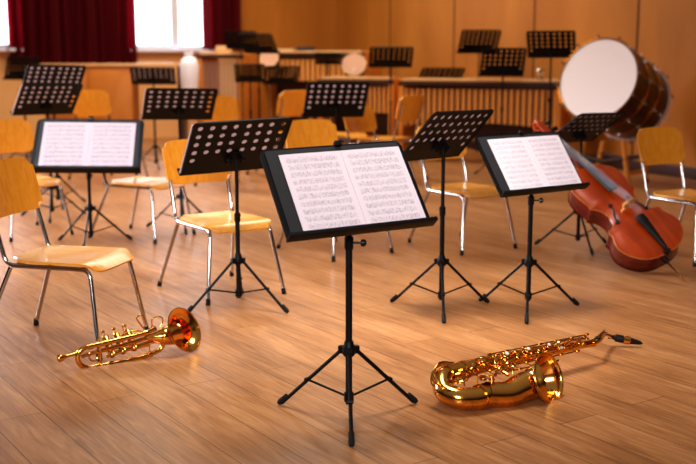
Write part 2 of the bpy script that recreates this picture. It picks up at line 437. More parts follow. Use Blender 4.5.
def unit_tube(r, seg=14):
    bm = bmesh.new(); cyl(bm, (0, 0, 0), (0, 0, 1), r, seg=seg); return mesh(bm, 'tube')
HUB, RF = .268, .305
def leg_mesh():
    bm = bmesh.new(); sweep(bm, [(.028, 0, HUB-.005), (RF-.01, 0, .012)], .0075, 8)
    return mesh(bm, 'leg')
def foot_mesh():
    bm = bmesh.new(); d = (V(RF, 0, 0.012)-V(.028, 0, HUB)).normalized()
    e = V(RF, 0, .0125); sweep(bm, [e-d*.045, e-d*.004, e+d*.006], [.0105, .012, .009], 10); return mesh(bm, 'rubber_foot')
def brace_mesh():
    bm = bmesh.new(); p = V(.028, 0, HUB).lerp(V(RF, 0, .01), .56)
    sweep(bm, [p, (.016, 0, .085)], .0045, 6)
    disc(bm, p+V(0, -.011, 0), (0, 1, 0), .007, .022, 8)
    return mesh(bm, 'brace')
def hub_mesh():
    bm = bmesh.new()
    sweep(bm, [(0, 0, HUB-.028), (0, 0, HUB-.02), (0, 0, HUB+.004), (0, 0, HUB+.016), (0, 0, HUB+.03)], [.018, .024, .026, .019, .0165], 16)
    for k in range(3):
        a = 2*pi*k/3; m = Matrix.Rotation(a, 4, 'Z'); box(bm, .012, .04, -.011, .011, HUB-.02, HUB+.008, m)
    return mesh(bm, 'hub')
def collar_mesh():
    bm = bmesh.new(); sweep(bm, [(0, 0, .062), (0, 0, .066), (0, 0, .098), (0, 0, .102)], [.013, .0185, .0185, .013], 14); return mesh(bm, 'lower_collar')
def clamp_mesh():
    bm = bmesh.new(); sweep(bm, [(0, 0, -.028), (0, 0, -.02), (0, 0, .02), (0, 0, .026)], [.0125, .0165, .0165, .011], 14); return mesh(bm, 'clamp')
def knob_mesh():
    bm = bmesh.new(); cyl(bm, (0, 0, 0), (.036, 0, 0), .004, seg=8)
    sweep(bm, [(.03, 0, 0), (.033, 0, 0), (.045, 0, 0), (.052, 0, 0)], [.006, .0135, .0145, .007], 12); return mesh(bm, 'knob')
SM = dict(desk=desk_mesh(), ledge=ledge_mesh(), br=bracket_mesh(), low=unit_tube(.0125), up=unit_tube(.0098), leg=leg_mesh(), foot=foot_mesh(), brace=brace_mesh(), hub=hub_mesh(), col=collar_mesh(), clamp=clamp_mesh(), knob=knob_mesh())
def clip_obj(mt, label):
    bm = bmesh.new(); box(bm, -.011, .011, -.006, .014, -.006, .013, bev=.002)
    cyl(bm, (-.009, .013, .006), (.009, .013, .006), .004, seg=8)
    o = ob('binder_clip', mesh(bm, 'binder_clip'), 'blackgloss', None, mt); tag(o, label, 'clip')
def page_mesh(w, h, sgn):
    """one page: outer edge slightly lifted, spine at local side"""
    bm = bmesh.new(); nx, ny = 8, 3; g = []
    for i in range(nx+1):
        row = []
        for j in range(ny+1):
            x = -w/2+w*i/nx; t = (i/nx if sgn > 0 else 1-i/nx)
            row.append(bm.verts.new((x, -h/2+h*j/ny, .001*sin(pi*t))))
        g.append(row)
    for i in range(nx):
        for j in range(ny): bm.faces.new((g[i][j], g[i+1][j], g[i+1][j+1], g[i][j+1]))
    thicken(bm, .0015)
    return mesh(bm, 'page', False)
PW, PH = .2275, .305
PG = (page_mesh(PW, PH, -1), page_mesh(PW, PH, 1))
PGP = tuple(p.copy() for p in PG)
def sheets(mt, ox, oy, label, grp, printed=True, s=1):
    """open two-page booklet; pages are parts"""
    t = thing('sheet_music', label, 'sheet music', grp, mt @ Matrix.Translation((ox, oy, .0085)) @ Matrix.Scale(s, 4))
    src = PG if printed else PGP
    for k, sx in enumerate((-1, 1)):
        ob('page', src[k], 'music' if printed else 'paper', t, Matrix.Translation((sx*(PW/2+.0005), 0, 0)))
    bm = bmesh.new(); sweep(bm, [(0, -PH/2, .0005), (0, PH/2, .0005)], .0016, 6)
    ob('spine', mesh(bm, 'spine'), 'paper', t)
    return t
DESKS = {
 'A': (-0.005, 3.571, 0.888, 0.446, 0.678, 0.035), 'B': (-0.578, 5.403, 0.885, 0.546, -0.673, 0.035), 'C': (0.522, 5.522, 0.933, 0.839, -0.735, -0.018),
 'D': (0.937, 5.338, 0.803, 0.517, 0.676, 0.021), 'E': (-1.338, 5.358, 0.891, 0.111, 0.788, -0.023), 'F': (-2.499, 8.728, 1.003, 0.705, -0.741, -0.009),
 'G': (-2.654, 9.469, 1.154, 0.572, -0.753, -0.035), 'H': (-1.263, 7.855, 0.999, 0.312, -0.812, -0.026), 'I': (-0.1, 8.779, 0.999, 0.286, -0.555, -0.011),
 'J': (0.528, 12.953, 1.36, 0.028, -0.794, 0.0), 'K': (-0.418, 21.752, 1.36, -0.035, -0.82, -0.012), 'L1': (-1.741, 17.244, 1.646, -0.132, -0.597, -0.024),
 'L2': (-1.238, 14.526, 1.551, -0.421, -0.715, -0.017), 'M': (-1.694, 18.197, 1.103, -0.031, -0.464, -0.001), 'N': (-1.026, 16.308, 1.095, 0.265, -0.628, -0.003),
 'O': (-2.382, 12.85, 1.134, 0.101, -0.937, -0.014), 'Pp': (-4.678, 15.118, 1.211, 0.887, -0.337, -0.026), 'Q': (1.069, 12.231, 1.117, 0.291, -0.822, -0.005),
 'R': (1.704, 13.716, 1.561, 0.202, -0.57, 0.003), 'S': (1.827, 12.425, 1.301, 0.127, -0.335, 0.0), 'T': (2.262, 11.758, 1.497, -0.297, -0.585, 0.005),
 'U': (1.59, 6.967, 0.88, 0.707, -0.937, -0.029)}
def stand(key, label, k=1.0, a=0.0, group='black music stands', knob=None, front=False, ds=None, paper=None, sheetlabel=None, sx=.0, knobside=0, detail=True):
    x, y, z, ya, ti, ro = DESKS[key]
    x *= k; y *= k; z = CAMZ+(z-CAMZ)*k; ds = k if ds is None else ds
    ex = V(cos(ya), sin(ya), 0); n = V(-sin(ya), cos(ya), 0); up0 = n*sin(ti)+V(0, 0, 1)*cos(ti)
    e2 = ex*cos(ro)+up0*sin(ro); up = up0*cos(ro)-ex*sin(ro)
    X = e2 if front else -e2; Z = X.cross(up)
    R = Matrix((X, up, Z)).transposed().to_4x4()
    base = V(x, y, z)+(up*(-.065)-Z*.035)*ds
    top = base.z
    RM = TR(base.x, base.y, 0, a)
    root = thing('music_stand', label, 'music stand', group, RM)
    inv_ = RM.inverted()
    dm = Matrix.Translation((x, y, z)) @ R @ Matrix.Scale(ds, 4)
    d = ob('desk', SM['desk'], 'black', root, inv_ @ dm)
    ob('ledge', SM['ledge'], 'black', d)
    ob('tilt_bracket', SM['br'], 'black', root, inv_ @ dm)
    mid = max(.45, top*.62) if not front else top-.05-.07
    ob('upper_pole', SM['up'], 'black', root, Matrix.Translation((0, 0, mid-.05)) @ Matrix.Diagonal((1, 1, top-mid+.055, 1)))
    ob('lower_pole', SM['low'], 'black', root, Matrix.Translation((0, 0, .055)) @ Matrix.Diagonal((1, 1, mid-.055, 1)))
    cl = ob('clamp', SM['clamp'], 'black', root, Matrix.Translation((0, 0, mid)))
    ob('clamp_knob', SM['knob'], 'blackgloss', cl, Matrix.Rotation(knobside if front else pi/2-a, 4, 'Z') @ Matrix.Translation((.012, 0, 0)))
    ob('tripod_hub', SM['hub'], 'black', root, Matrix.Rotation(radians(30), 4, 'Z')); ob('lower_collar', SM['col'], 'black', root)
    for q in range(3):
        lg = ob('leg', SM['leg'], 'black', root, Matrix.Rotation(radians(30+120*q), 4, 'Z'))
        ob('rubber_foot', SM['foot'], 'rubber', lg)
        ob('brace', SM['brace'], 'black', root, Matrix.Rotation(radians(30+120*q), 4, 'Z'))
    return root, dm
SHG = None
_, dA = stand('A', 'black music stand closest to the camera holding open sheet music in the centre', 1.05, .03, front=True, knobside=-.1, ds=1.085)
_, dB = stand('B', 'black perforated stand seen from behind, in front of the left-centre wooden chair', 1.015, pi+.05, ds=1.05)
_, dC = stand('C', 'black perforated stand with steeply slanting desk just right of the centre stand', .985, -.04, ds=1.01)
_, dD = stand('D', 'black music stand with open sheet music, left of the cello', 1.02, -.19, front=True, knobside=.1, ds=1.06)
_, dE = stand('E', 'wide black stand with open sheet music behind the leftmost wooden chair', 1.4, .05, front=True, ds=1.44, knobside=1.5)
_, dF = stand('F', 'slanted perforated stand at far left, lower of an overlapping pair', 1.0, .2)
_, dG = stand('G', 'perforated stand at far left, upper one peeking over its twin', 1.0, .4)
_, dH = stand('H', 'perforated stand standing level behind the open music at left, with white page behind holes', 1.035, .25)
_, dI = stand('I', 'perforated stand rising directly behind the centre stand, above a chair backrest', 1.0, .1)
_, dU = stand('U', 'dark perforated stand directly behind the cello neck', 1.045, .12)
_, dJ = stand('J', 'small distant black stand in front of the long light plank, right of centre', 1.0, .3)
_, dK = stand('K', 'tiny low black stand farthest back near the corner of the hall', .7, .1)
_, dL1 = stand('L1', 'rear one of two overlapping tall stands beside the right-hand red curtain', .92, .1)
_, dL2 = stand('L2', 'front one of two overlapping tall stands beside the right-hand red curtain', 1.0, .6)
_, dM = stand('M', 'left one of two low distant stands side by side left of centre', .70, .3)
_, dN = stand('N', 'right one of two low distant stands side by side left of centre', .86, .5)
_, dO = stand('O', 'dark stand tucked under the wooden shelf below the middle window', 1.0, .3)
_, dPp = stand('Pp', 'black stand below the wide red curtain at the left edge', .9, .3)
_, dQ = stand('Q', 'flat-tilted stand peeking up behind the marimba top', 1.2, .3)
_, dR = stand('R', 'tall stand against the panelled wall, left one of three near the drum', 1.06, .3)
_, dS = stand('S', 'stand in front of the marimba tubes, middle and lowest of three near the drum', .97, .2)
_, dT = stand('T', 'tall level stand just left of the bass drum head', 1.0, .5)

def folder(mt, ox, oy, w, h, label, grp=None, r=.008):
    bm = bmesh.new(); plate(bm, rrect(w, h, r), .003, .001)
    for v in bm.verts: v.co.x += ox; v.co.y += oy
    o = ob('music_folder', mesh(bm, 'music_folder', False), 'folder', None, mt.copy()); tag(o, label, 'folder', grp); return o
folder(dA, 0, 0.004, DW-.03, DH-.02, 'black music folder lying behind the sheet music on the nearest stand')
folder(dD, 0, 0.004, DW-.03, DH-.02, 'black music folder behind the sheet music on the stand left of the cello')
folder(dE, 0, 0.004, DW-.03, DH-.02, 'black music folder behind the sheet music on the wide left stand')
sheets(dA, .021, -.008, 'open two-page printed sheet music on the nearest central stand', None, True, 1.0)
sheets(dD, .026, -.006, 'open two-page printed sheet music on the stand left of the cello', None, True, 1.0)
sheets(dE, .0, -.008, 'open two-page printed sheet music on the wide stand at left', None, True, 1.0)
clip_obj(dA @ Matrix.Translation((.021, DH/2-.004, .004)), 'small black clip on the top edge of the nearest central stand')
clip_obj(dD @ Matrix.Translation((.026, DH/2-.004, .004)), 'small clip on the top edge of the stand left of the cello')
clip_obj(dE @ Matrix.Translation((0, DH/2-.004, .004)), 'small clip on the top edge of the wide stand at left')
for key, dm, ox, lab in (('B', dB, .03, 'white sheet music showing through the holes of the stand before the left-centre chair'), ('C', dC, -.02, 'sheet music behind the holes of the steeply slanted stand right of centre'),
     ('F', dF, .03, 'sheet music behind the lower far-left perforated stand'), ('G', dG, 0, 'sheet music behind the upper far-left perforated stand'),
     ('H', dH, .03, 'white sheet music sticking out left of the level stand at left'), ('I', dI, .0, 'sheet music on the perforated stand directly behind the centre stand'),
     ('U', dU, 0, 'sheet music on the dark stand behind the cello neck'), ('O', dO, 0, 'sheet music on the stand under the wooden shelf')):
    sheets(dm, ox, -.006, lab, None, False, 1.06)

# ------------------------------------------------------------------ chairs
def backrest_mesh():
    bm = bmesh.new(); nx, nz = 14, 8; w = .222; g = []
    out = []
    for i in range(nx+1):
        row = []
        for j in range(nz+1):
            u = -1+2*i/nx; t = j/nz
            x = -(.236+.068*t)-.028*(1-u*u)+.012     # concave towards the sitter, leaning back
            z = .607+.243*t
            y = u*w*(.97+.03*t)
            # rounded corners
            cy = max(0, abs(u)-.8)/.2; cz = max(0, abs(2*t-1)-.72)/.28
            sh = (cy*cz)**1.2
            y -= (1 if u > 0 else -1)*.03*sh*.8; z -= (1 if t > .5 else -1)*.028*sh*.8
            if t > .5: z += .012*(1-u*u)*(2*t-1)
            row.append(bm.verts.new((x, y, z)))
        g.append(row)
    for i in range(nx):
        for j in range(nz): bm.faces.new((g[i][j], g[i+1][j], g[i+1][j+1], g[i][j+1]))
    bmesh.ops.recalc_face_normals(bm, faces=bm.faces)
    thicken(bm, .011)
    return mesh(bm, 'backrest')
def seat_mesh():
    bm = bmesh.new(); nx, ny = 14, 12; g = []
    for i in range(nx+1):
        row = []
        for j in range(ny+1):
            t = i/nx; v = -1+2*j/ny
            x = -.175+.465*t; hw = .195+.015*sin(pi*t*.8)
            y = v*hw; z = .428
            z -= .014*math.exp(-((t-.38)/.25)**2)*(1-v*v)         # dish
            z -= .035*max(0, (t-.8)/.2)**2                       # rolled front edge
            z += .008*max(0, (.15-t)/.15)
            cx = max(0, abs(2*t-1)-.74)/.26; cy = max(0, abs(v)-.76)/.24; sh = (cx*cy)**1.1
            x -= (1 if t > .5 else -1)*.034*sh; y -= (1 if v > 0 else -1)*.03*sh
            row.append(bm.verts.new((x, y, z)))
        g.append(row)
    for i in range(nx):
        for j in range(ny): bm.faces.new((g[i][j], g[i+1][j], g[i+1][j+1], g[i][j+1]))
    bmesh.ops.recalc_face_normals(bm, faces=bm.faces)
    thicken(bm, .011)
    return mesh(bm, 'seat')
def side_tube(sy):
    bm = bmesh.new(); y = .188*sy
    P = fillet([(-.3, y*.98, .79), (-.225, y, .56), (-.185, y, .40), (.15, y*.97, .398)], .05, 6)
    sweep(bm, P, .0105, 10); return mesh(bm, 'side_frame')
def front_leg(sy):
    bm = bmesh.new(); y = .188*sy
    P = fillet([(.15, y*.97, .398), (.235, y*1.0, .396), (.297, .245*sy, .012)], .045, 6)
    sweep(bm, P, .0105, 10); return mesh(bm, 'leg')
def rear_leg(sy):
    bm = bmesh.new(); sweep(bm, [(-.165, .184*sy, .392), (-.315, .245*sy, .012)], .0105, 10); return mesh(bm, 'leg')
def ferrule(x, sy):
    bm = bmesh.new(); sweep(bm, [(x*.985, .2405*sy, .035), (x, .245*sy, .004), (x, .245*sy, 0)], [.0125, .014, .012], 10); return mesh(bm, 'rubber_foot')
def cross(x):
    bm = bmesh.new(); cyl(bm, (x, -.18, .398), (x, .18, .398), .009, seg=8)
    return mesh(bm, 'cross_bar')
def rivets(back):
    bm = bmesh.new()
    for sy in (-1, 1):
        for z in ((.65, .78) if back else ()):
            t = (z-.607)/.243; x = -(.236+.068*t)-.028*(1-.81)+.012
            disc(bm, (x-.002, .19*sy, z), (1, 0, .25), .006, .005, 10); disc(bm, (x-.008, .19*sy, z), (-1, 0, -.25), .006, .006, 10)
    return mesh(bm, 'rivet')
CM = dict(back=backrest_mesh(), seat=seat_mesh(), side=[side_tube(-1), side_tube(1)], fl=[front_leg(-1), front_leg(1)], rl=[rear_leg(-1), rear_leg(1)],
          ff=[ferrule(.297, -1), ferrule(.297, 1)], fr=[ferrule(-.315, -1), ferrule(-.315, 1)], cross=[cross(-.15), cross(.19)], riv=rivets(True))
def chair(x, y, rz, label, s=1.0, dark=False):
    t = thing('wooden_chair', label, 'chair', 'beech school chairs with chrome legs', TR(x, y, 0, rz, s))
    b = ob('backrest', CM['back'], 'back', t); ob('rivets', CM['riv'], 'chrome', b); ob('seat', CM['seat'], 'seat', t)
    for k in (0, 1):
        ob('cross_bar', CM['cross'][k], 'chrome', t)
        ob('side_frame', CM['side'][k], 'chrome', t)
        l = ob('leg', CM['fl'][k], 'chrome', t); ob('rubber_foot', CM['ff'][k], 'rubber', l)
        l = ob('leg', CM['rl'][k], 'chrome', t); ob('rubber_foot', CM['fr'][k], 'rubber', l)
    return t
chair(-1.335, 4.80, -.255, 'wooden chair nearest the camera at the left edge, above the trumpet', 1.0)
chair(-.739, 5.933, -.951, 'wooden chair left of centre, partly behind a perforated stand')
chair(.827, 7.411, -.998, 'wooden chair right of centre behind the steeply slanting stand')
chair(2.31, 7.013, -1.028, 'wooden chair at the right edge beside the cello')
chair(-1.56, 7.82, -.47, 'wooden chair half hidden behind the wide stand with open music at left')
chair(-.09, 7.2, -.9, 'wooden chair mostly hidden behind the nearest central stand', 1.05)
chair(-2.5, 7.95, -.85, 'wooden chair cut off at the left edge behind the nearest chair')
chair(-1.2, 10.9, -.9, 'blurred wooden chair whose backrest shows just right of the level stand at left', 1.1)
chair(-2.68, 11.6, -.75, 'wooden chair behind the open music at left, its backrest beside the paired stands', 1.15)
chair(-3.75, 11.0, -.7, 'wooden chair at the far left edge behind the paired stands', 1.15)
chair(-.75, 12.0, 2.2, 'blurred distant wooden chair below the two low stands', 1.15)
chair(-.12, 12.3, -.6, 'blurred distant wooden chair right of the low stands', 1.1)
chair(.45, 11.6, 2.5, 'blurred wooden chair under the small distant stand', 1.1)
chair(.30, 10.3, -.8, 'blurred wooden chair just right of the stand behind the centre', 1.0)

# ------------------------------------------------------------------ cello
def cello():
    S = 1.12
    a = V(-.508, .648, .567).normalized(); c = V(-.02, -.666, .746); c = (c-a*c.dot(a)).normalized(); b = c.cross(a)
    mt = Matrix((a, b, c)).transposed().to_4x4(); lo = min((mt @ V(x, y, -.125)).z for x, y in ((.145, .212), (.1, .195), (.2, .205), (.03, .135)))*S
    mt = Matrix.Translation((1.985, 6.36, .003-lo)) @ mt @ Matrix.Scale(S, 4)
    root = thing('cello', 'red-brown cello leaning low on the floor between stand and right-hand chair', 'cello', None, mt)
    # half outline (x along body, half width)
    hp = [(0, 0), (.004, .07), (.03, .135), (.08, .185), (.145, .212), (.2, .205), (.245, .185), (.272, .186), (.285, .176), (.29, .15), (.31, .127), (.36, .112), (.41, .117), (.445, .138), (.462, .158), (.475, .163), (.49, .155), (.53, .163), (.59, .170), (.65, .158), (.7, .118), (.735, .066), (.752, .03), (.755, 0)]
    P = smooth_path([V(x, y, 0) for x, y in hp], 4)
    P = [V(p.x, max(0, p.y), 0) for p in P]
    out = P+[V(p.x, -p.y, 0) for p in P[-2:0:-1]]
    def arched(sgn, z0, mname, mat, over):
        bm = bmesh.new(); rings = []
        sc = [(1.0, 0), (.985, .003), (.93, .004), (.8, .012), (.6, .019), (.4, .024), (.2, .026)]
        n = len(out)
        for f, h in sc:
            ring = []
            for p in out:
                cx = min(max(p.x, .10), .66); e = V(cx, 0, 0)
                q = e+(p-e)*f*(over if f == 1 else 1); ring.append(bm.verts.new((q.x, q.y, z0+sgn*h)))
            rings.append(ring)
        for A, B in zip(rings, rings[1:]):
            for i in range(n): bm.faces.new((A[i], A[(i+1) % n], B[(i+1) % n], B[i]))
        # middle strip closed along the spine line
        A = rings[-1]
        sp = [bm.verts.new((min(max(p.x, .10), .66), 0, z0+sgn*.0265)) for p in out]
        for i in range(n):
            j = (i+1) % n; bm.faces.new((A[i], A[j], sp[j], sp[i]))
        bmesh.ops.remove_doubles(bm, verts=bm.verts, dist=.0004)
        # overhanging edge skirt
        B0 = [bm.verts.new((v.co.x, v.co.y, v.co.z-sgn*.005)) for v in rings[0] if v.is_valid]
        R0 = [v for v in rings[0] if v.is_valid]
        for i in range(len(R0)): bm.faces.new((R0[i], R0[(i+1) % len(R0)], B0[(i+1) % len(R0)], B0[i]))
        return ob(mname, mesh(bm, mname), mat, root)
    arched(1, 0, 'belly', 'cello', 1.0); arched(-1, -.12, 'back_plate', 'cello_rib', 1.0)
    bm = bmesh.new(); n = len(out)
    def inner(p):
        e = V(min(max(p.x, .10), .66), 0, 0); return e+(p-e)*.975
    A = [bm.verts.new((inner(p).x, inner(p).y, -.002)) for p in out]; B = [bm.verts.new((inner(p).x, inner(p).y, -.118)) for p in out]
    for i in range(n): bm.faces.new((A[i], A[(i+1) % n], B[(i+1) % n], B[i]))
    ob('ribs', mesh(bm, 'ribs'), 'cello_rib', root)
    # purfling edge line
    bm = bmesh.new(); sweep(bm, [V(p.x, p.y, .001) for p in out], .0028, 6, closed=True); ob('edge_binding', mesh(bm, 'edge_binding'), 'seat_dark', root); 
    def zb(x, y):
        return .004+.022*max(0, 1-(abs(y)/.16)**1.6)
    # f-holes
    for sy in (-1, 1):
        bm = bmesh.new()
        pts = [(.418, .05), (.428, .062), (.417, .072), (.402, .066), (.39, .066), (.36, .082), (.33, .097), (.318, .099), (.303, .094), (.292, .104), (.302, .116), (.312, .109)]
        PP = smooth_path([V(x, y*sy, zb(x, y)+.0015) for x, y in pts], 5)
        m_ = len(PP); rad = [.0025+.0035*sin(pi*i/(m_-1)) for i in range(m_)]
        rings = sweep(bm, PP, rad, 6)
        for px_, py_ in ((.418, .056), (.302, .108)): disc(bm, (px_, py_*sy, zb(px_, py_)), (0, 0, 1), .0085, .003, 12)
        ob('f_hole', mesh(bm, 'f_hole'), 'ebony', root)
    # bridge
    bm = bmesh.new()
    o2 = [(-.045, 0), (-.028, 0), (-.02, .016), (0, .026), (.02, .016), (.028, 0), (.045, 0), (.042, .02), (.03, .034), (.045, .05), (.042, .072), (.02, .086), (0, .089), (-.02, .086), (-.042, .072), (-.045, .05), (-.03, .034), (-.042, .02)]
    A = [bm.verts.new((.342, y, .022+z)) for y, z in o2]; B = [bm.verts.new((.352, y, .022+z)) for y, z in o2]
    bm.faces.new(A); bm.faces.new(B[::-1])
    for i in range(len(A)): bm.faces.new((A[i], A[(i+1) % len(A)], B[(i+1) % len(A)], B[i]))
    ob('bridge', mesh(bm, 'bridge', False), 'bone', root)
    # fingerboard, neck, pegbox, scroll
    bm = bmesh.new()
    sec = []
    for x, w, z in ((.475, .031, .083), (.6, .027, .072), (.8, .021, .055), (1.04, .0155, .035)):
        sec.append([bm.verts.new((x, w*cos(t), z-.012+.016*sin(t))) for t in [pi*k/8 for k in range(9)]])
    for A, B in zip(sec, sec[1:]):
        for i in range(8): bm.faces.new((A[i], A[i+1], B[i+1], B[i]))
        bm.faces.new((A[8], A[0], B[0], B[8]))
    bm.faces.new(sec[0]); bm.faces.new(sec[-1][::-1])
    ob('fingerboard', mesh(bm, 'fingerboard'), 'ebony', root)
    bm = bmesh.new()
    P = smooth_path([(.73, 0, -.06), (.76, 0, .0), (.82, 0, .028), (.92, 0, .02), (1.04, 0, .01)], 5)
    sweep(bm, P, [.03-.012*min(1, i/(len(P)-1)*1.2) for i in range(len(P))], 12)
    ob('neck', mesh(bm, 'neck'), 'cello_rib', root)
    bm = bmesh.new(); box(bm, 1.03, 1.17, -.02, .02, -.035, .02, bev=.006)
    sp_ = [V(1.165+.035*cos(t)*(1-t/14)+.0, 0, -.04+.04*sin(t)*(1-t/14)) for t in [pi/2-k*.35+3.0 for k in range(16)]]
    sp_ = [V(1.18+(.038-.0018*k)*cos(1.9-k*.42), 0, -.03+(.038-.0018*k)*sin(1.9-k*.42)) for k in range(17)]
    sweep(bm, sp_, [.014-.0002*k for k in range(17)], 10)
    cyl(bm, (1.18, -.028, -.03), (1.18, .028, -.03), .012)
    ob('scroll', mesh(bm, 'scroll'), 'cello', root)
    for k, (x, sy) in enumerate(((1.06, 1), (1.09, -1), (1.12, 1), (1.15, -1))):
        bm = bmesh.new(); cyl(bm, (x, -.03*sy, 0), (x, .055*sy, 0), .006, seg=8); disc(bm, (x, .055*sy, 0), (0, sy, 0), .014, .02, 12); ob('peg', mesh(bm, 'peg'), 'ebony', root)
    # strings
    for k in range(4):
        y0 = -.024+.016*k; y1 = -.011+.0073*k
        zt = .111-.3*abs(y0)**1.3
        bm = bmesh.new(); sweep(bm, [(.245, y0*.8, .07), (.347, y0, zt), (1.04, y1, .042)], .0016, 6); ob('string', mesh(bm, 'string'), 'chrome', root)
    # tailpiece, saddle
    bm = bmesh.new()
    sec = []
    for x, w, z in ((.02, .012, .032), (.06, .016, .042), (.22, .03, .07), (.25, .031, .072), (.255, .028, .07)):
        sec.append([bm.verts.new((x, w*cos(t), z-.008+.012*sin(t))) for t in [2*pi*k/12 for k in range(12)]])
    for A, B in zip(sec, sec[1:]):
        for i in range(12): bm.faces.new((A[i], A[(i+1) % 12], B[(i+1) % 12], B[i]))
    bm.faces.new(sec[0][::-1]); bm.faces.new(sec[-1])
    ob('tailpiece', mesh(bm, 'tailpiece'), 'ebony', root)
    bm = bmesh.new(); box(bm, -.006, .016, -.02, .02, -.002, .022, bev=.002); sweep(bm, [(.03, 0, .03), (-.004, 0, .022), (-.012, 0, -.05)], .003, 6)
    ob('saddle', mesh(bm, 'saddle'), 'ebony', root)
    # endpin: down to the floor
    ep = V(0, 0, -.06); tip = mt.inverted() @ V(2.04, 6.17, .004)
    bm = bmesh.new(); sweep(bm, [(.01, 0, -.06), (-.025, 0, -.06)], [.018, .013], 12); ob('endpin_plug', mesh(bm, 'endpin_plug'), 'ebony', root)
    bm = bmesh.new(); sweep(bm, [(-.02, 0, -.06), tip], [.005, .004], 8); ob('endpin', mesh(bm, 'endpin'), 'brass', root)
    return root, mt
CEL, CELM = cello()

# ------------------------------------------------------------------ saxophone
def lathe_path(bm, P, R, seg=24, inner=None):
    sweep(bm, P, R, seg, caps=False)
def saxophone():
    root = thing('saxophone', 'golden brass saxophone lying on the floor at lower right', 'saxophone', None, TR(.34, 3.78, 0, 0))
    O = V(.34, 3.78, 0)
    def W(p): return Vector(p)-O
    d = V(.80, .60, 0).normalized()              # along the horn
    nrm = V(-d.y, d.x, 0)                        # away from the camera
    def Q(s, t, z):
        k = .095*max(0, 1-max(0, s)/1.0)+max(0, .06-s)*.1      # instrument is a little shorter towards the bow
        return d*(s+k)+nrm*(t-.028)+V(0, 0, z-(.018 if t > .05 else .004))
    # body: long cone, on the far side; bow at left; bell on the near side
    bodyP = [Q(.06, .125, .125), Q(.3, .128, .128), Q(.6, .125, .125), Q(.98, .115, .112)]
    bodyR = [.037, .032, .025, .0145]
    bm = bmesh.new(); sweep(bm, bodyP, bodyR, 24); 
    for s_, r_ in ((.985, .0175), (.55, .029), (.14, .039)):
        cc = Q(s_, .125 if s_ < .9 else .115, .126 if s_ < .9 else .112); sweep(bm, [cc-d*.008, cc+d*.008], [r_, r_], 20)
    ob('body_tube', mesh(bm, 'body_tube'), 'brass', root)
    bm = bmesh.new()
    bowP = smooth_path([Q(.07, .125, .125), Q(.0, .112, .118), Q(-.045, .06, .088), Q(-.03, .0, .06), Q(.05, -.028, .053), Q(.12, -.028, .056)], 5)
    nb = len(bowP); sweep(bm, bowP, [.036+.010*i/(nb-1) for i in range(nb)], 24)
    for i_ in (2, nb-4): 
        tt = (bowP[i_+1]-bowP[i_]).normalized(); sweep(bm, [bowP[i_]-tt*.006, bowP[i_]+tt*.006], [.041+.011*i_/nb]*2, 22)
    ob('bow', mesh(bm, 'bow'), 'brass', root)
    # bell
    bm = bmesh.new()
    Bc = at(548.5, 378.4, 3.975)-O; sn = V(.74, -.66, .14).normalized()
    keyp = [(Q(.115, -.028, .056), .0485), (at(507, 394.5, 3.885)-O, .0515), (at(520, 388.5, 3.925)-O, .0555), (at(531, 384, 3.955)-O, .0605), (at(538.5, 381, 3.964)-O, .068), (at(543, 379.8, 3.966)-O, .078), (at(546, 379, 3.962)-O, .090), (at(548.5, 378.6, 3.955)-O, .098)]
    bp2 = smooth_path([k_[0] for k_ in keyp], 4); br = []
    for i in range(len(keyp)-1): br += [keyp[i][1]+(keyp[i+1][1]-keyp[i][1])*q/4 for q in range(4)]
    br.append(keyp[-1][1])
    sweep(bm, bp2, br, 36, caps=False)
    sweep(bm, list(reversed(bp2)), [r-.003 for r in reversed(br)], 36, caps=False)
    ob('bell', mesh(bm, 'bell'), 'brass', root)
    bm = bmesh.new(); t = (bp2[-1]-bp2[-2]).normalized(); u = t.orthogonal().normalized(); w = t.cross(u)
    sweep(bm, [bp2[-1]+(u*cos(k*pi/20)+w*sin(k*pi/20))*.098 for k in range(40)], .0035, 8, closed=True)
    ob('bell_rim', mesh(bm, 'bell_rim'), 'brass', root)
    # brace between bell and body
    bm = bmesh.new(); sweep(bm, [Q(.3, .02, .09), Q(.3, .1, .125)], .006, 8)
    cc = Q(.3, .06, .108); sweep(bm, [cc+(nrm*cos(k*pi/8)+d*sin(k*pi/8))*.022 for k in range(16)], .004, 6, closed=True); ob('body_brace', mesh(bm, 'body_brace'), 'brass', root)
    # rods along the body
    for (t, z, s0, s1, r) in ((.088, .148, .1, .9, .0035), (.075, .125, .14, .84, .0035), (.1, .172, .2, .92, .003), (.125, .172, .3, .97, .003), (.08, .1, .2, .7, .003)):
        bm = bmesh.new(); P = [Q(s0+(s1-s0)*i/6, t+(s0+(s1-s0)*i/6)*.012, z-(s0+(s1-s0)*i/6)*.024) for i in range(7)]
        sweep(bm, P, r, 8)
        for p in P: sweep(bm, [p, p.lerp(Q((p-Q(0, 0, 0)).dot(d), .124, .12), .8)], .0028, 6); sweep(bm, [p-d*.009, p+d*.009], r*1.7, 8)
        ob('key_rod', mesh(bm, 'key_rod'), 'brass', root)
    # key cups on the body
    for i in range(11):
        s_ = .17+.07*i; r_ = .021-.0010*i; cr = .035-.018*s_
        o = (-nrm*.55+V(0, 0, .83)) if i % 2 else (-nrm*.93+V(0, 0, .35)); o.normalize()
        c_ = Q(s_, .125, .126-.012*max(0, s_-.5))+o*(cr+.006)
        bm = bmesh.new(); disc(bm, c_, o, r_, .007, 18, .003); sweep(bm, [c_+o*.01, c_+o*.011+d*.02+V(0, 0, .004), c_+d*.035], .003, 6)
        k_ = ob('key_cup', mesh(bm, 'key_cup'), 'brass', root)
        if i in (3, 5, 7, 8):
            bm = bmesh.new(); disc(bm, c_+o*.01, o, r_*.5, .004, 12); ob('pearl', mesh(bm, 'pearl'), 'pearl', k_)
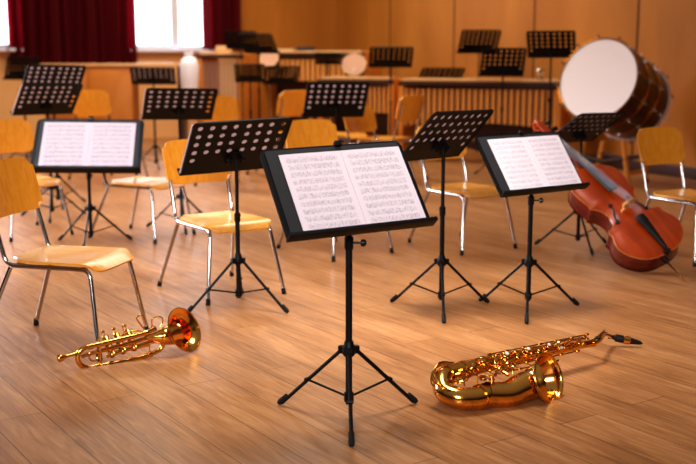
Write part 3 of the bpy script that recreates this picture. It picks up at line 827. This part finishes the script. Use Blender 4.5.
    # big key cups on the bell and bow with wire guards
    for (s_, t_, z_, o) in ((.13, -.02, .108, V(0, .3, 1)), (.27, .0, .124, V(0, .5, .85)), (.02, .03, .112, V(-.2, 0, 1))):
        o = o.normalized(); c_ = Q(s_, t_, z_); bm = bmesh.new(); disc(bm, c_, o, .029, .007, 22, .004); k_ = ob('key_cup', mesh(bm, 'key_cup'), 'brass', root)
        u = o.orthogonal().normalized(); w = o.cross(u); bm = bmesh.new()
        sweep(bm, [c_+o*.018+(u*cos(k*pi/10)+w*sin(k*pi/10))*.035 for k in range(20)], .0028, 6, closed=True)
        for k in range(3):
            a_ = k*2*pi/3; e_ = (u*cos(a_)+w*sin(a_)); sweep(bm, [c_+o*.018+e_*.035, c_+o*(-.012)+e_*.04], .0028, 6)
        ob('key_guard', mesh(bm, 'key_guard'), 'brass', root)
    for k in range(4):
        bm = bmesh.new(); P = smooth_path([Q(.11-.012*k, .155-.004*k, .155), Q(.02-.01*k, .15, .17-.006*k), Q(-.06-.006*k, .1, .15-.012*k), Q(-.085+.004*k, .04, .115-.008*k)], 5)
        sweep(bm, P, .0035, 6); ob('low_key_guard', mesh(bm, 'low_key_guard'), 'brass', root)
    # side keys, palm keys
    for i in range(3):
        bm = bmesh.new(); P = smooth_path([Q(.7+.07*i, .10, .145-.006*i), Q(.73+.07*i, .095, .162-.006*i), Q(.78+.07*i, .1, .158-.006*i)], 4); sweep(bm, P, [.006]*len(P), 8)
        disc(bm, Q(.78+.07*i, .1, .155-.006*i), V(0, 0, 1), .011, .006, 12); ob('palm_key', mesh(bm, 'palm_key'), 'brass', root)
    # neck
    bm = bmesh.new()
    e0 = Q(.98, .115, .112)
    tip = ground(641, 343, .02)-O; m0 = ground(612, 337, .045)-O
    NP = smooth_path([e0, e0+d*.05+V(0, 0, .008), e0.lerp(m0, .6)+V(0, 0, .026), m0], 6)
    sweep(bm, NP, [.0135-.004*i/(len(NP)-1) for i in range(len(NP))], 14); ob('neck', mesh(bm, 'neck'), 'brass', root)
    bm = bmesh.new(); k1 = NP[5]; disc(bm, k1+V(0, 0, .012), (0, 0, 1), .013, .006); sweep(bm, [NP[2]+V(0, 0, .016), NP[8]+V(0, 0, .02), NP[12]+V(0, 0, .018)], .003, 6); ob('octave_key', mesh(bm, 'octave_key'), 'ebony', root)
    md = (tip-m0)
    bm = bmesh.new(); sweep(bm, [m0-md*.12, m0+md*.18], .0105, 12); ob('neck_cork', mesh(bm, 'neck_cork'), 'ebony', root)
    bm = bmesh.new(); sweep(bm, [m0+md*.1, m0+md*.13, m0+md*.55, m0+md*.95, m0+md*1.05], [.014, .018, .018, .009, .004], 16); mp_ = ob('mouthpiece', mesh(bm, 'mouthpiece'), 'ebony', root)
    bm = bmesh.new(); sweep(bm, [m0+md*.4, m0+md*.42, m0+md*.6, m0+md*.62], [.018, .0205, .0195, .017], 16); ob('ligature', mesh(bm, 'ligature'), 'brass', mp_)
    bm = bmesh.new(); sweep(bm, [m0+md*.6+V(0, 0, .012), m0+md*1.08+V(0, 0, .003)], [.004, .0025], 6); ob('reed', mesh(bm, 'reed'), 'bone', mp_)
    return root
saxophone()

# ------------------------------------------------------------------ trumpet
def trumpet():
    OR = V(-1.1, 4.4, 0)
    root = thing('trumpet', 'golden brass trumpet lying on the floor at lower left below the nearest chair', 'trumpet', None, TR(OR.x, OR.y, 0, 0))
    d = V(.41, .26, 0).normalized(); nrm = V(-d.y, d.x, 0)
    def Q(px, py, t=0):
        """point of the tube plane (a vertical plane through the instrument) seen at a photo position"""
        u = (px-348)/F; Y = (4.39-(-1.105)*d.y/d.x)/(1-u*d.y/d.x)
        return at(px, py, Y)-OR+nrm*t
    def tube(name, P, r, mat='brass', par=None, seg=12):
        bm = bmesh.new(); sweep(bm, P, r, seg); return ob(name, mesh(bm, name), mat, par or root)
    m0 = Q(58, 358.6); m1 = Q(78, 353); md = (m1-m0)
    mp_ = tube('mouthpiece', [m0, m0+md*.06, m0+md*.2, m0+md*.3, m0+md*.45, m1+md*.2], [.0165, .0185, .0165, .0105, .0075, .0065], seg=18)
    bm = bmesh.new(); disc(bm, m0-md.normalized()*.001, -md, .0125, .001); ob('cup', mesh(bm, 'cup'), 'brass_dark', mp_)
    tube('leadpipe', [Q(82, 357, .01), Q(93, 353.5, .01), Q(122, 346, .01), Q(154, 336.5, .01)], [.0085, .0098, .010, .010])
    bowP = smooth_path([Q(92, 346), Q(84, 348), Q(78.5, 353), Q(77.5, 359), Q(81, 365), Q(88, 367.6), Q(96, 366.5)], 5)
    tube('main_bow', bowP, .0115)
    tube('bell_tail', [Q(90, 346.4), Q(120, 339.3), Q(142, 334), Q(156, 328)], [.0108, .0108, .011, .0115])
    tube('lower_tube', [Q(94, 366.8), Q(120, 362), Q(142, 357), Q(157, 351.5)], .0108)
    tube('tuning_bow', smooth_path([Q(154, 352.5), Q(160, 349.5), Q(163, 344.5), Q(160.5, 340), Q(153, 341.5)], 6), .0105)
    tube('inner_tube', [Q(154, 341), Q(140, 345.5), Q(112, 354)], .010)
    tube('inner_tube', [Q(150, 346, .02), Q(130, 351, .02), Q(108, 357.5, .015)], .006)
    for a_, b_ in (((100, 344), (101, 366)), ((148, 332), (150, 354))): tube('brace', [Q(*a_), Q(*b_)], .0035)
    for px, py in ((90, 346.4), (104, 343.2), (146, 332.7), (97, 366.3), (110, 364), (150, 354)):
        c_ = Q(px, py); dd = (Q(px+4, py-1)-c_).normalized(); bm = bmesh.new(); sweep(bm, [c_-dd*.011, c_+dd*.011], .0135, 14); ob('ferrule', mesh(bm, 'ferrule'), 'brass', root)
    bm = bmesh.new(); c_ = Q(94, 356); sweep(bm, [c_+(d*cos(k*pi/10)+V(0, 0, 1)*sin(k*pi/10))*.022 for k in range(20)], .0045, 8, closed=True); ob('slide_ring', mesh(bm, 'slide_ring'), 'brass', root)
    vd = (nrm*.82+V(0, 0, .57)).normalized()
    for k in range(3):
        c_ = Q(112+11*k, 352-3.2*k, .015)
        bm = bmesh.new(); sweep(bm, [c_-vd*.028, c_-vd*.022, c_+vd*.075, c_+vd*.08, c_+vd*.088], [.013, .017, .017, .0175, .013], 16)
        v_ = ob('valve', mesh(bm, 'valve'), 'brass', root)
        bm = bmesh.new(); sweep(bm, [c_+vd*.085, c_+vd*.115], .003, 8); disc(bm, c_+vd*.115, vd, .009, .005, 14); ob('finger_button', mesh(bm, 'finger_button'), 'brass', v_)
        lp = fillet([c_+vd*.03-nrm*.01, c_+vd*.03-nrm*.05-V(0, 0, .008), c_+vd*.0-nrm*.05-V(0, 0, .008), c_+vd*.0-nrm*.01], .012)
        tube('valve_slide', lp, .006)
    # finger hooks and rings standing up from the bell tail
    tube('finger_hook', fillet([Q(120, 338), Q(127, 332.5, .01), Q(139, 331, .012), Q(146, 334)], .012), .0038)
    tube('finger_hook', smooth_path([Q(146, 331), Q(140, 324), Q(136.5, 317.5), Q(142, 315.5), Q(145, 321)], 5), .0035)
    tube('finger_ring', smooth_path([Q(152, 327), Q(152, 319.5), Q(157, 316.5), Q(162, 318), Q(162.5, 323), Q(160, 327)], 5), .0035)
    tube('thumb_rest', smooth_path([Q(125.5, 333), Q(122.5, 327.5), Q(124, 324)], 4), .003)
    tube('water_key', [Q(101, 368, -.01), Q(104, 371, -.012), Q(110, 366, -.01)], [.006, .004, .003])
    # bell, turned slightly towards the camera
    B = Q(184.5, 329.8); nn = V(.80, -.42, .42).normalized()
    key = [(Q(146, 337.5), .0105), (Q(153, 337), .02), (Q(160, 336.5), .032), (Q(166, 335.8), .042), (B-nn*.052, .052), (B-nn*.028, .066), (B-nn*.010, .086), (B, .106)]
    P = smooth_path([k_[0] for k_ in key], 5); R = []
    for i in range(len(key)-1): R += [key[i][1]+(key[i+1][1]-key[i][1])*(q/5) for q in range(5)]
    R.append(key[-1][1])
    bm = bmesh.new(); sweep(bm, P, R, 40, caps=False); ob('bell', mesh(bm, 'bell'), 'brass', root)
    bm = bmesh.new(); sweep(bm, P[::-1], [max(.004, r-.003) for r in R[::-1]], 40, caps=False); ob('bell_inside', mesh(bm, 'bell_inside'), 'brass', root)
    t = (P[-1]-P[-2]).normalized(); u = t.orthogonal().normalized(); w = t.cross(u)
    bm = bmesh.new(); sweep(bm, [P[-1]+(u*cos(k*pi/20)+w*sin(k*pi/20))*.105 for k in range(40)], .0032, 8, closed=True); ob('bell_rim', mesh(bm, 'bell_rim'), 'brass', root)
    return root
trumpet()

# ------------------------------------------------------------------ bass drum
def bass_drum():
    c = at(598, 79.5, 11.0); n = V(-.62, -.72, .30).normalized()
    x = V(0, 0, 1).cross(n).normalized(); y = n.cross(x)
    mt = Matrix((x, y, n)).transposed().to_4x4(); mt = Matrix.Translation(c) @ mt
    root = thing('bass_drum', 'large concert bass drum with white head and dark mahogany shell, tilted', 'bass drum', None, TR(c.x+.25, c.y+.3, 0, 0))
    L = TR(c.x+.25, c.y+.3, 0, 0).inverted() @ mt; R = .445; D = .84
    def part(name, fn, mat, par=None):
        bm = bmesh.new(); fn(bm); return ob(name, mesh(bm, name), mat, par or root, L if par is None else None)
    part('shell', lambda bm: sweep(bm, [(0, 0, -.015), (0, 0, -D+.015)], R-.015, 56), 'drumwood')
    for z in (0, -D): 
        part('drum_head', lambda bm: sweep(bm, [(0, 0, z-.008), (0, 0, z+.008)], R-.012, 56), 'drumhead')
        def hoop(bm, z=z):
            rg = [[bm.verts.new((r_*cos(k*pi/28), r_*sin(k*pi/28), z_)) for k in range(56)] for r_, z_ in ((R-.012, z-.022), (R+.006, z-.022), (R+.006, z+.013), (R-.012, z+.013))]
            for i in range(4):
                for k in range(56): bm.faces.new((rg[i][k], rg[i][(k+1) % 56], rg[(i+1) % 4][(k+1) % 56], rg[(i+1) % 4][k]))
        part('hoop', hoop, 'drumwood' if z == 0 else 'drumhead')
        part('hoop_rim', lambda bm: sweep(bm, [((R+.0)*cos(k*pi/28), (R+.0)*sin(k*pi/28), z+.014) for k in range(56)], .0045, 6, closed=True), 'brass_dark')
    for z in (-D*.34, -D*.66):
        part('shell_ring', lambda bm: sweep(bm, [((R-.008)*cos(k*pi/28), (R-.008)*sin(k*pi/28), z) for k in range(56)], .010, 6, closed=True), 'brass_dark')
    for k in range(12):
        a = 2*pi*k/12+.15; e = V(cos(a), sin(a), 0)
        def rod(bm):
            sweep(bm, [e*(R+.022)+V(0, 0, .035), e*(R+.022)+V(0, 0, -D-.03)], .0032, 6)
            for z in (.03, -D-.02): disc(bm, e*(R+.022)+V(0, 0, z-.01), (0, 0, 1), .014, .022, 10)
            for z in (-D*.34, -D*.66): sweep(bm, [e*(R-.01)+V(0, 0, z), e*(R+.032)+V(0, 0, z)], [.02, .013], 10)
        part('tension_rod', rod, 'chrome')
    # cradle: wooden frame with four castored legs
    def wb(name, fn, mat='cabwood'):
        bm = bmesh.new(); fn(bm); return ob(name, mesh(bm, name), mat, root)
    base = V(c.x, c.y, 0)-n*D*.5; base.z = 0; h = V(-n.x, -n.y, 0).normalized(); q = V(-h.y, h.x, 0)
    def lw(p): return p-V(c.x+.25, c.y+.3, 0)
    for i, (a_, b_) in enumerate(((-.22, -.3), (-.22, .3), (.22, -.3), (.22, .3))):
        p = lw(base+h*a_+q*b_)
        wl = wb('leg', lambda bm: sweep(bm, [p+V(0, 0, .04), p-q*b_*.25+V(0, 0, .46+a_*(-.15))], .028, 8), 'seat_dark')
        bm = bmesh.new(); disc(bm, p+V(0, -.012, .03), (0, 1, 0), .03, .025); ob('caster', mesh(bm, 'caster'), 'rubber', wl)
    for b_ in (-.3, .3): wb('side_rail', lambda bm: sweep(bm, [lw(base-h*.22+q*b_)+V(0, 0, .14), lw(base+h*.22+q*b_)+V(0, 0, .14)], .025, 8))
    for a_ in (-.22, .22): wb('cross_rail', lambda bm: sweep(bm, [lw(base+h*a_-q*.28)+V(0, 0, .3), lw(base+h*a_)+V(0, 0, .25), lw(base+h*a_+q*.28)+V(0, 0, .3)], .025, 8), 'skirting')
bass_drum()

# ------------------------------------------------------------------ marimba and other things at the back
def keyboard_perc(name, label, cat, p0, p1, ztop, nt, tubemat, zlow, barmat='lightwood', depth=.55, arch=False):
    p0 = Vector(p0); p1 = Vector(p1); L = (p1-p0).length; ang = atan2(p1.y-p0.y, p1.x-p0.x)
    root = thing(name, label, cat, None, TR(p0.x, p0.y, 0, ang))
    quadbox('front_rail', 0, L, -.01, .03, ztop-.07, ztop-.015, 'skirting', root)
    if tubemat == 'tube_gold': quadbox('tube_shade_panel', .07, L-.07, depth-.07, depth-.05, .3, ztop-.07, 'skirting', root)  # added dark sheet, stands in for the shade between the tubes
    quadbox('rear_rail', .05, L-.05, depth-.04, depth, ztop-.07, ztop-.01, barmat, root)
    for x in (.0, L-.07): quadbox('end_panel', x, x+.07, .0, depth, .1, ztop-.01, 'cabwood', root, bev=.01)
    n = nt
    for i in range(n):
        x0 = .05+(L-.1)*i/n; w = (L-.1)/n
        quadbox('bar', x0+.004, x0+w-.004, .0, depth*(.95-.35*i/n), ztop-.014, ztop+.018, 'lightwood' if barmat == 'lightwood' else 'rosewood', root, bev=.003)
        bm = bmesh.new(); x = x0+w/2
        z1 = zlow+(.06*sin(pi*i/n) if arch else .0)
        sweep(bm, [(x, .06, z1), (x, .06, ztop-.11)], w*(.37 if tubemat == 'tube_gold' else .2), 12); ob('resonator_tube', mesh(bm, 'resonator_tube'), tubemat, root)
    for x in (.1, L-.1):
        bm = bmesh.new(); disc(bm, (x, .05, .045), (0, 1, 0), .045, .03); disc(bm, (x, depth-.07, .045), (0, 1, 0), .045, .03); cyl(bm, (x, .065, .05), (x, .065, .12), .012); cyl(bm, (x, depth-.06, .05), (x, depth-.06, .12), .012); ob('caster', mesh(bm, 'caster'), 'rubber', root)
    quadbox('stretcher', .05, L-.05, depth*.5-.02, depth*.5+.02, .18, .26, 'skirting', root)
    return root
keyboard_perc('marimba', 'long marimba with light wooden bars and golden resonator tubes below, left of the drum', 'marimba', (.66, 13.75, 0), (2.62, 12.85, 0), 1.07, 26, 'tube_gold', .47, arch=True)
keyboard_perc('xylophone', 'wooden xylophone at the left end of the marimba, behind blurred chairs', 'xylophone', (-.42, 14.4, 0), (.60, 13.95, 0), 1.08, 15, 'tube_gold', .62)
keyboard_perc('vibraphone', 'pale-topped vibraphone with silvery resonator tubes right of the middle window', 'vibraphone', at(197, 54, 16.3).xy.to_3d(), at(243, 54, 16.0).xy.to_3d(), 1.42, 10, 'tube_silver', .75)
keyboard_perc('glockenspiel', 'long light-topped mallet instrument in the corner below the panelled wall', 'mallet instrument', at(256, 52, 16.9).xy.to_3d(), at(364, 52, 15.9).xy.to_3d(), 1.45, 20, 'tube_gold', 1.0)

def cabinet():
    p = at(44, 100, 14.6); x0 = p.x; x1 = at(132, 100, 14.6).x; x2 = at(183, 100, 14.6).x
    zt = CAMZ+(60-64)*14.6/F
    root = thing('sideboard', 'orange-brown wooden sideboard with overhanging shelf below the wide red curtain', 'sideboard', None, TR(x0, 14.6, 0, 0))
    W_ = x1-x0
    quadbox('carcass', 0, W_, 0, .5, .06, zt-.03, 'cabwood', root, bev=.008)
    quadbox('top_board', -.03, x2-x0, -.03, .53, zt-.03, zt+.01, 'lightwood', root, bev=.006)
    for k in range(2):
        d_ = quadbox('door', .03+k*W_/2, W_/2-.03+k*W_/2, -.02, 0, .12, zt-.08, 'cabwood', root, bev=.006)
        bm = bmesh.new(); disc(bm, (W_/2+(-.07 if k == 0 else .07), -.02, zt*.6), (0, -1, 0), .018, .02); ob('knob', mesh(bm, 'knob'), 'chrome', d_)
    quadbox('shelf_leg', x2-x0-.07, x2-x0-.01, .0, .5, 0, zt-.03, 'skirting', root)
    quadbox('plinth', .03, W_-.03, .03, .47, 0, .06, 'skirting', root)
    return x0, x1, x2, zt
cx0, cx1, cx2, czt = cabinet()

def jar(px, pyt, pyb, w, Y, name, label, cat, zstand):
    """white rounded container standing on the floor on a low box? -> tall bottle shape"""
    top = at(px, pyt, Y); bot = at(px, pyb, Y); r = w/F*Y/2
    h = top.z-bot.z
    root = thing(name, label, cat, None, TR(top.x, Y, 0, 0))
    bm = bmesh.new(); z0 = bot.z
    sweep(bm, [(0, 0, z0), (0, 0, z0+.01*h), (0, 0, z0+.3*h), (0, 0, z0+.7*h), (0, 0, z0+.88*h), (0, 0, z0+.93*h), (0, 0, z0+h)], [r*.7, r*.85, r*.95, r, r*.75, r*.45, r*.45], 24)
    ob('container_body', mesh(bm, 'container_body'), 'white_plastic', root)
    bm = bmesh.new(); disc(bm, (0, 0, z0+h-.01), (0, 0, 1), r*.5, .03); ob('lid', mesh(bm, 'lid'), 'white_plastic', root)
    bm = bmesh.new()
    for k in range(3):
        a = k*2*pi/3; sweep(bm, [(r*.5*cos(a), r*.5*sin(a), z0+.01), (r*1.2*cos(a), r*1.2*sin(a), .01)], .012, 8)
    ob('leg_frame', mesh(bm, 'leg_frame'), 'chrome', root)
jar(189, 54, 92, 19, 14.3, 'water_dispenser', 'white rounded container left of the vibraphone below the window', 'container', 0)

def snare(px, py, Y, d, label):
    c = at(px, py, Y); n = V(-.1, -.9, .42).normalized(); x = V(0, 0, 1).cross(n).normalized(); y = n.cross(x)
    root = thing('snare_drum', label, 'drum', None, TR(c.x, c.y+.08, 0, 0))
    L = TR(c.x, c.y+.08, 0, 0).inverted() @ Matrix.Translation(c) @ Matrix((x, y, n)).transposed().to_4x4()
    r = d/F*Y/2
    bm = bmesh.new(); sweep(bm, [(0, 0, -.16), (0, 0, -.01)], r, 32); ob('shell', mesh(bm, 'shell'), 'chrome', root, L)
    bm = bmesh.new(); sweep(bm, [(0, 0, -.01), (0, 0, .004)], r*.97, 32); ob('drum_head', mesh(bm, 'drum_head'), 'oldhead', root, L)
    bm = bmesh.new(); sweep(bm, [(r*1.02*cos(k*pi/16), r*1.02*sin(k*pi/16), .004) for k in range(32)], .006, 6, closed=True); ob('hoop', mesh(bm, 'hoop'), 'lightwood', root, L)
    zt = c.z-.1
    bm = bmesh.new(); cyl(bm, (0, .0, .25), (0, .0, zt), .012); 
    for k in range(3):
        a = k*2*pi/3+.5; sweep(bm, [(0, 0, .35), (.28*cos(a), .28*sin(a), .01)], .009, 8)
        sweep(bm, [(0, 0, zt-.05), (r*.8*cos(a), r*.8*sin(a), zt+.03)], .008, 8)
    ob('drum_stand', mesh(bm, 'drum_stand'), 'chrome', root)
snare(354, 64.5, 15.2, 23, 'pale round drum tilted on a stand behind the long plank, right of centre')
snare(269, 58, 15.3, 18, 'small white drum tilted beside the two tall stands near the curtain')

# small things lying on the instruments
def booklet(px, Y, z, w, d, h, mat, label, name='booklet', cat='booklet', rz=.1, zz=None):
    p = at(px, 60, Y); bm = bmesh.new(); box(bm, -w/2, w/2, -d/2, d/2, 0, h, bev=.003)
    box(bm, -w/2+.004, w/2+.001, -d/2+.004, d/2-.004, h*.15, h*.85)
    o = ob(name, mesh(bm, name), mat, None, TR(p.x, Y, z, rz)); tag(o, label, cat)
booklet(224, 16.4, 1.442, .24, .18, .1, 'lightwood', 'small light wooden box on the vibraphone', 'wooden_box', 'box')
booklet(206, 16.5, 1.442, .22, .25, .02, 'paper', 'flat white booklet on the left end of the vibraphone')
booklet(306, 16.65, 1.47, .28, .2, .06, 'folder', 'dark folder on the corner mallet instrument')
booklet(285, 16.85, 1.47, .26, .2, .03, 'paperback', 'tan booklet on the corner mallet instrument')
booklet(155, 14.85, czt+.01, .5, .24, .015, 'paper', 'flat white sheet lying on the sideboard shelf below the window')
def cup(px, Y, z, label):
    p = at(px, 60, Y); bm = bmesh.new()
    sweep(bm, [(0, 0, 0), (0, 0, .01), (0, 0, .03), (0, 0, .07), (0, 0, .12), (0, 0, .13)], [.05, .05, .015, .045, .06, .055], 18)
    o = ob('metal_cup', mesh(bm, 'metal_cup'), 'chrome', None, TR(p.x, Y, z, 0)); tag(o, label, 'cup')
cup(541, 13.08, 1.082, 'small shiny metal cup on the right end of the marimba')

# ------------------------------------------------------------------ light, world, camera
w = bpy.data.worlds.new('World'); bpy.context.scene.world = w; w.use_nodes = True; nt = w.node_tree
bg = nt.nodes['Background']
tc = nt.nodes.new('ShaderNodeTexCoord'); sp = nt.nodes.new('ShaderNodeSeparateXYZ'); rp = nt.nodes.new('ShaderNodeValToRGB')
nt.links.new(tc.outputs['Generated'], sp.inputs[0]); nt.links.new(sp.outputs[2], rp.inputs['Fac']); nt.links.new(rp.outputs[0], bg.inputs[0])
e = rp.color_ramp.elements; e[0].position = 0; e[0].color = (.06, .03, .018, 1); e[1].position = 1; e[1].color = (1, .90, .84, 1)
k = e.new(.25); k.color = (.13, .08, .05, 1); k = e.new(.5); k.color = (.6, .48, .42, 1)
bg.inputs[1].default_value = .20
def area(name, loc, target, size, sizey, power, color, spread=180):
    l = bpy.data.lights.new(name, 'AREA'); l.shape = 'RECTANGLE'; l.size = size; l.size_y = sizey; l.energy = power; l.color = color; l.spread = radians(spread)
    o = bpy.data.objects.new(name, l); COL.objects.link(o); o.location = loc
    o.rotation_euler = (Vector(target)-Vector(loc)).to_track_quat('-Z', 'Y').to_euler(); return o
area('ceiling_light_middle', (.1, 5.1, 4.1), (.25, 5.1, 0), 1.4, 1.2, 19, (1, .97, .93), 58)
area('window_daylight_left', (-8.5, 10.5, 3.2), (-1.8, 8.6, .3), 6, 2.4, 140, (.86, .88, 1), 40)
area('fill_light_left', (-2.4, 6.0, 4.1), (-1.8, 7.4, .5), 1.4, 1.2, 9, (.95, .95, 1), 56)  # added fill without a fixture: brightens the wide stand's pages and left floor
area('ceiling_light_rear', (-1.6, 13.5, 4.8), (-1.0, 14.5, 0), 5, 4, 250, (1, .93, .80))
area('window_daylight_behind', (-.4, -2.6, 3.3), (-.2, 7.0, .7), 2.4, 1.4, 36, (1, .96, .95), 56)

cam = bpy.data.cameras.new('camera'); co = bpy.data.objects.new('camera', cam); COL.objects.link(co)
co.location = (0, 0, CAMZ); co.rotation_euler = (pi/2-PITCH, 0, 0)
cam.sensor_width = 36; cam.lens = 36*F/696; cam.clip_end = 80
cam.dof.use_dof = True; cam.dof.focus_distance = 4.3; cam.dof.aperture_fstop = 2.2
bpy.context.scene.camera = co
sc = bpy.context.scene
sc.view_settings.view_transform = 'Standard'; sc.view_settings.look = 'Medium High Contrast'; sc.view_settings.exposure = .42
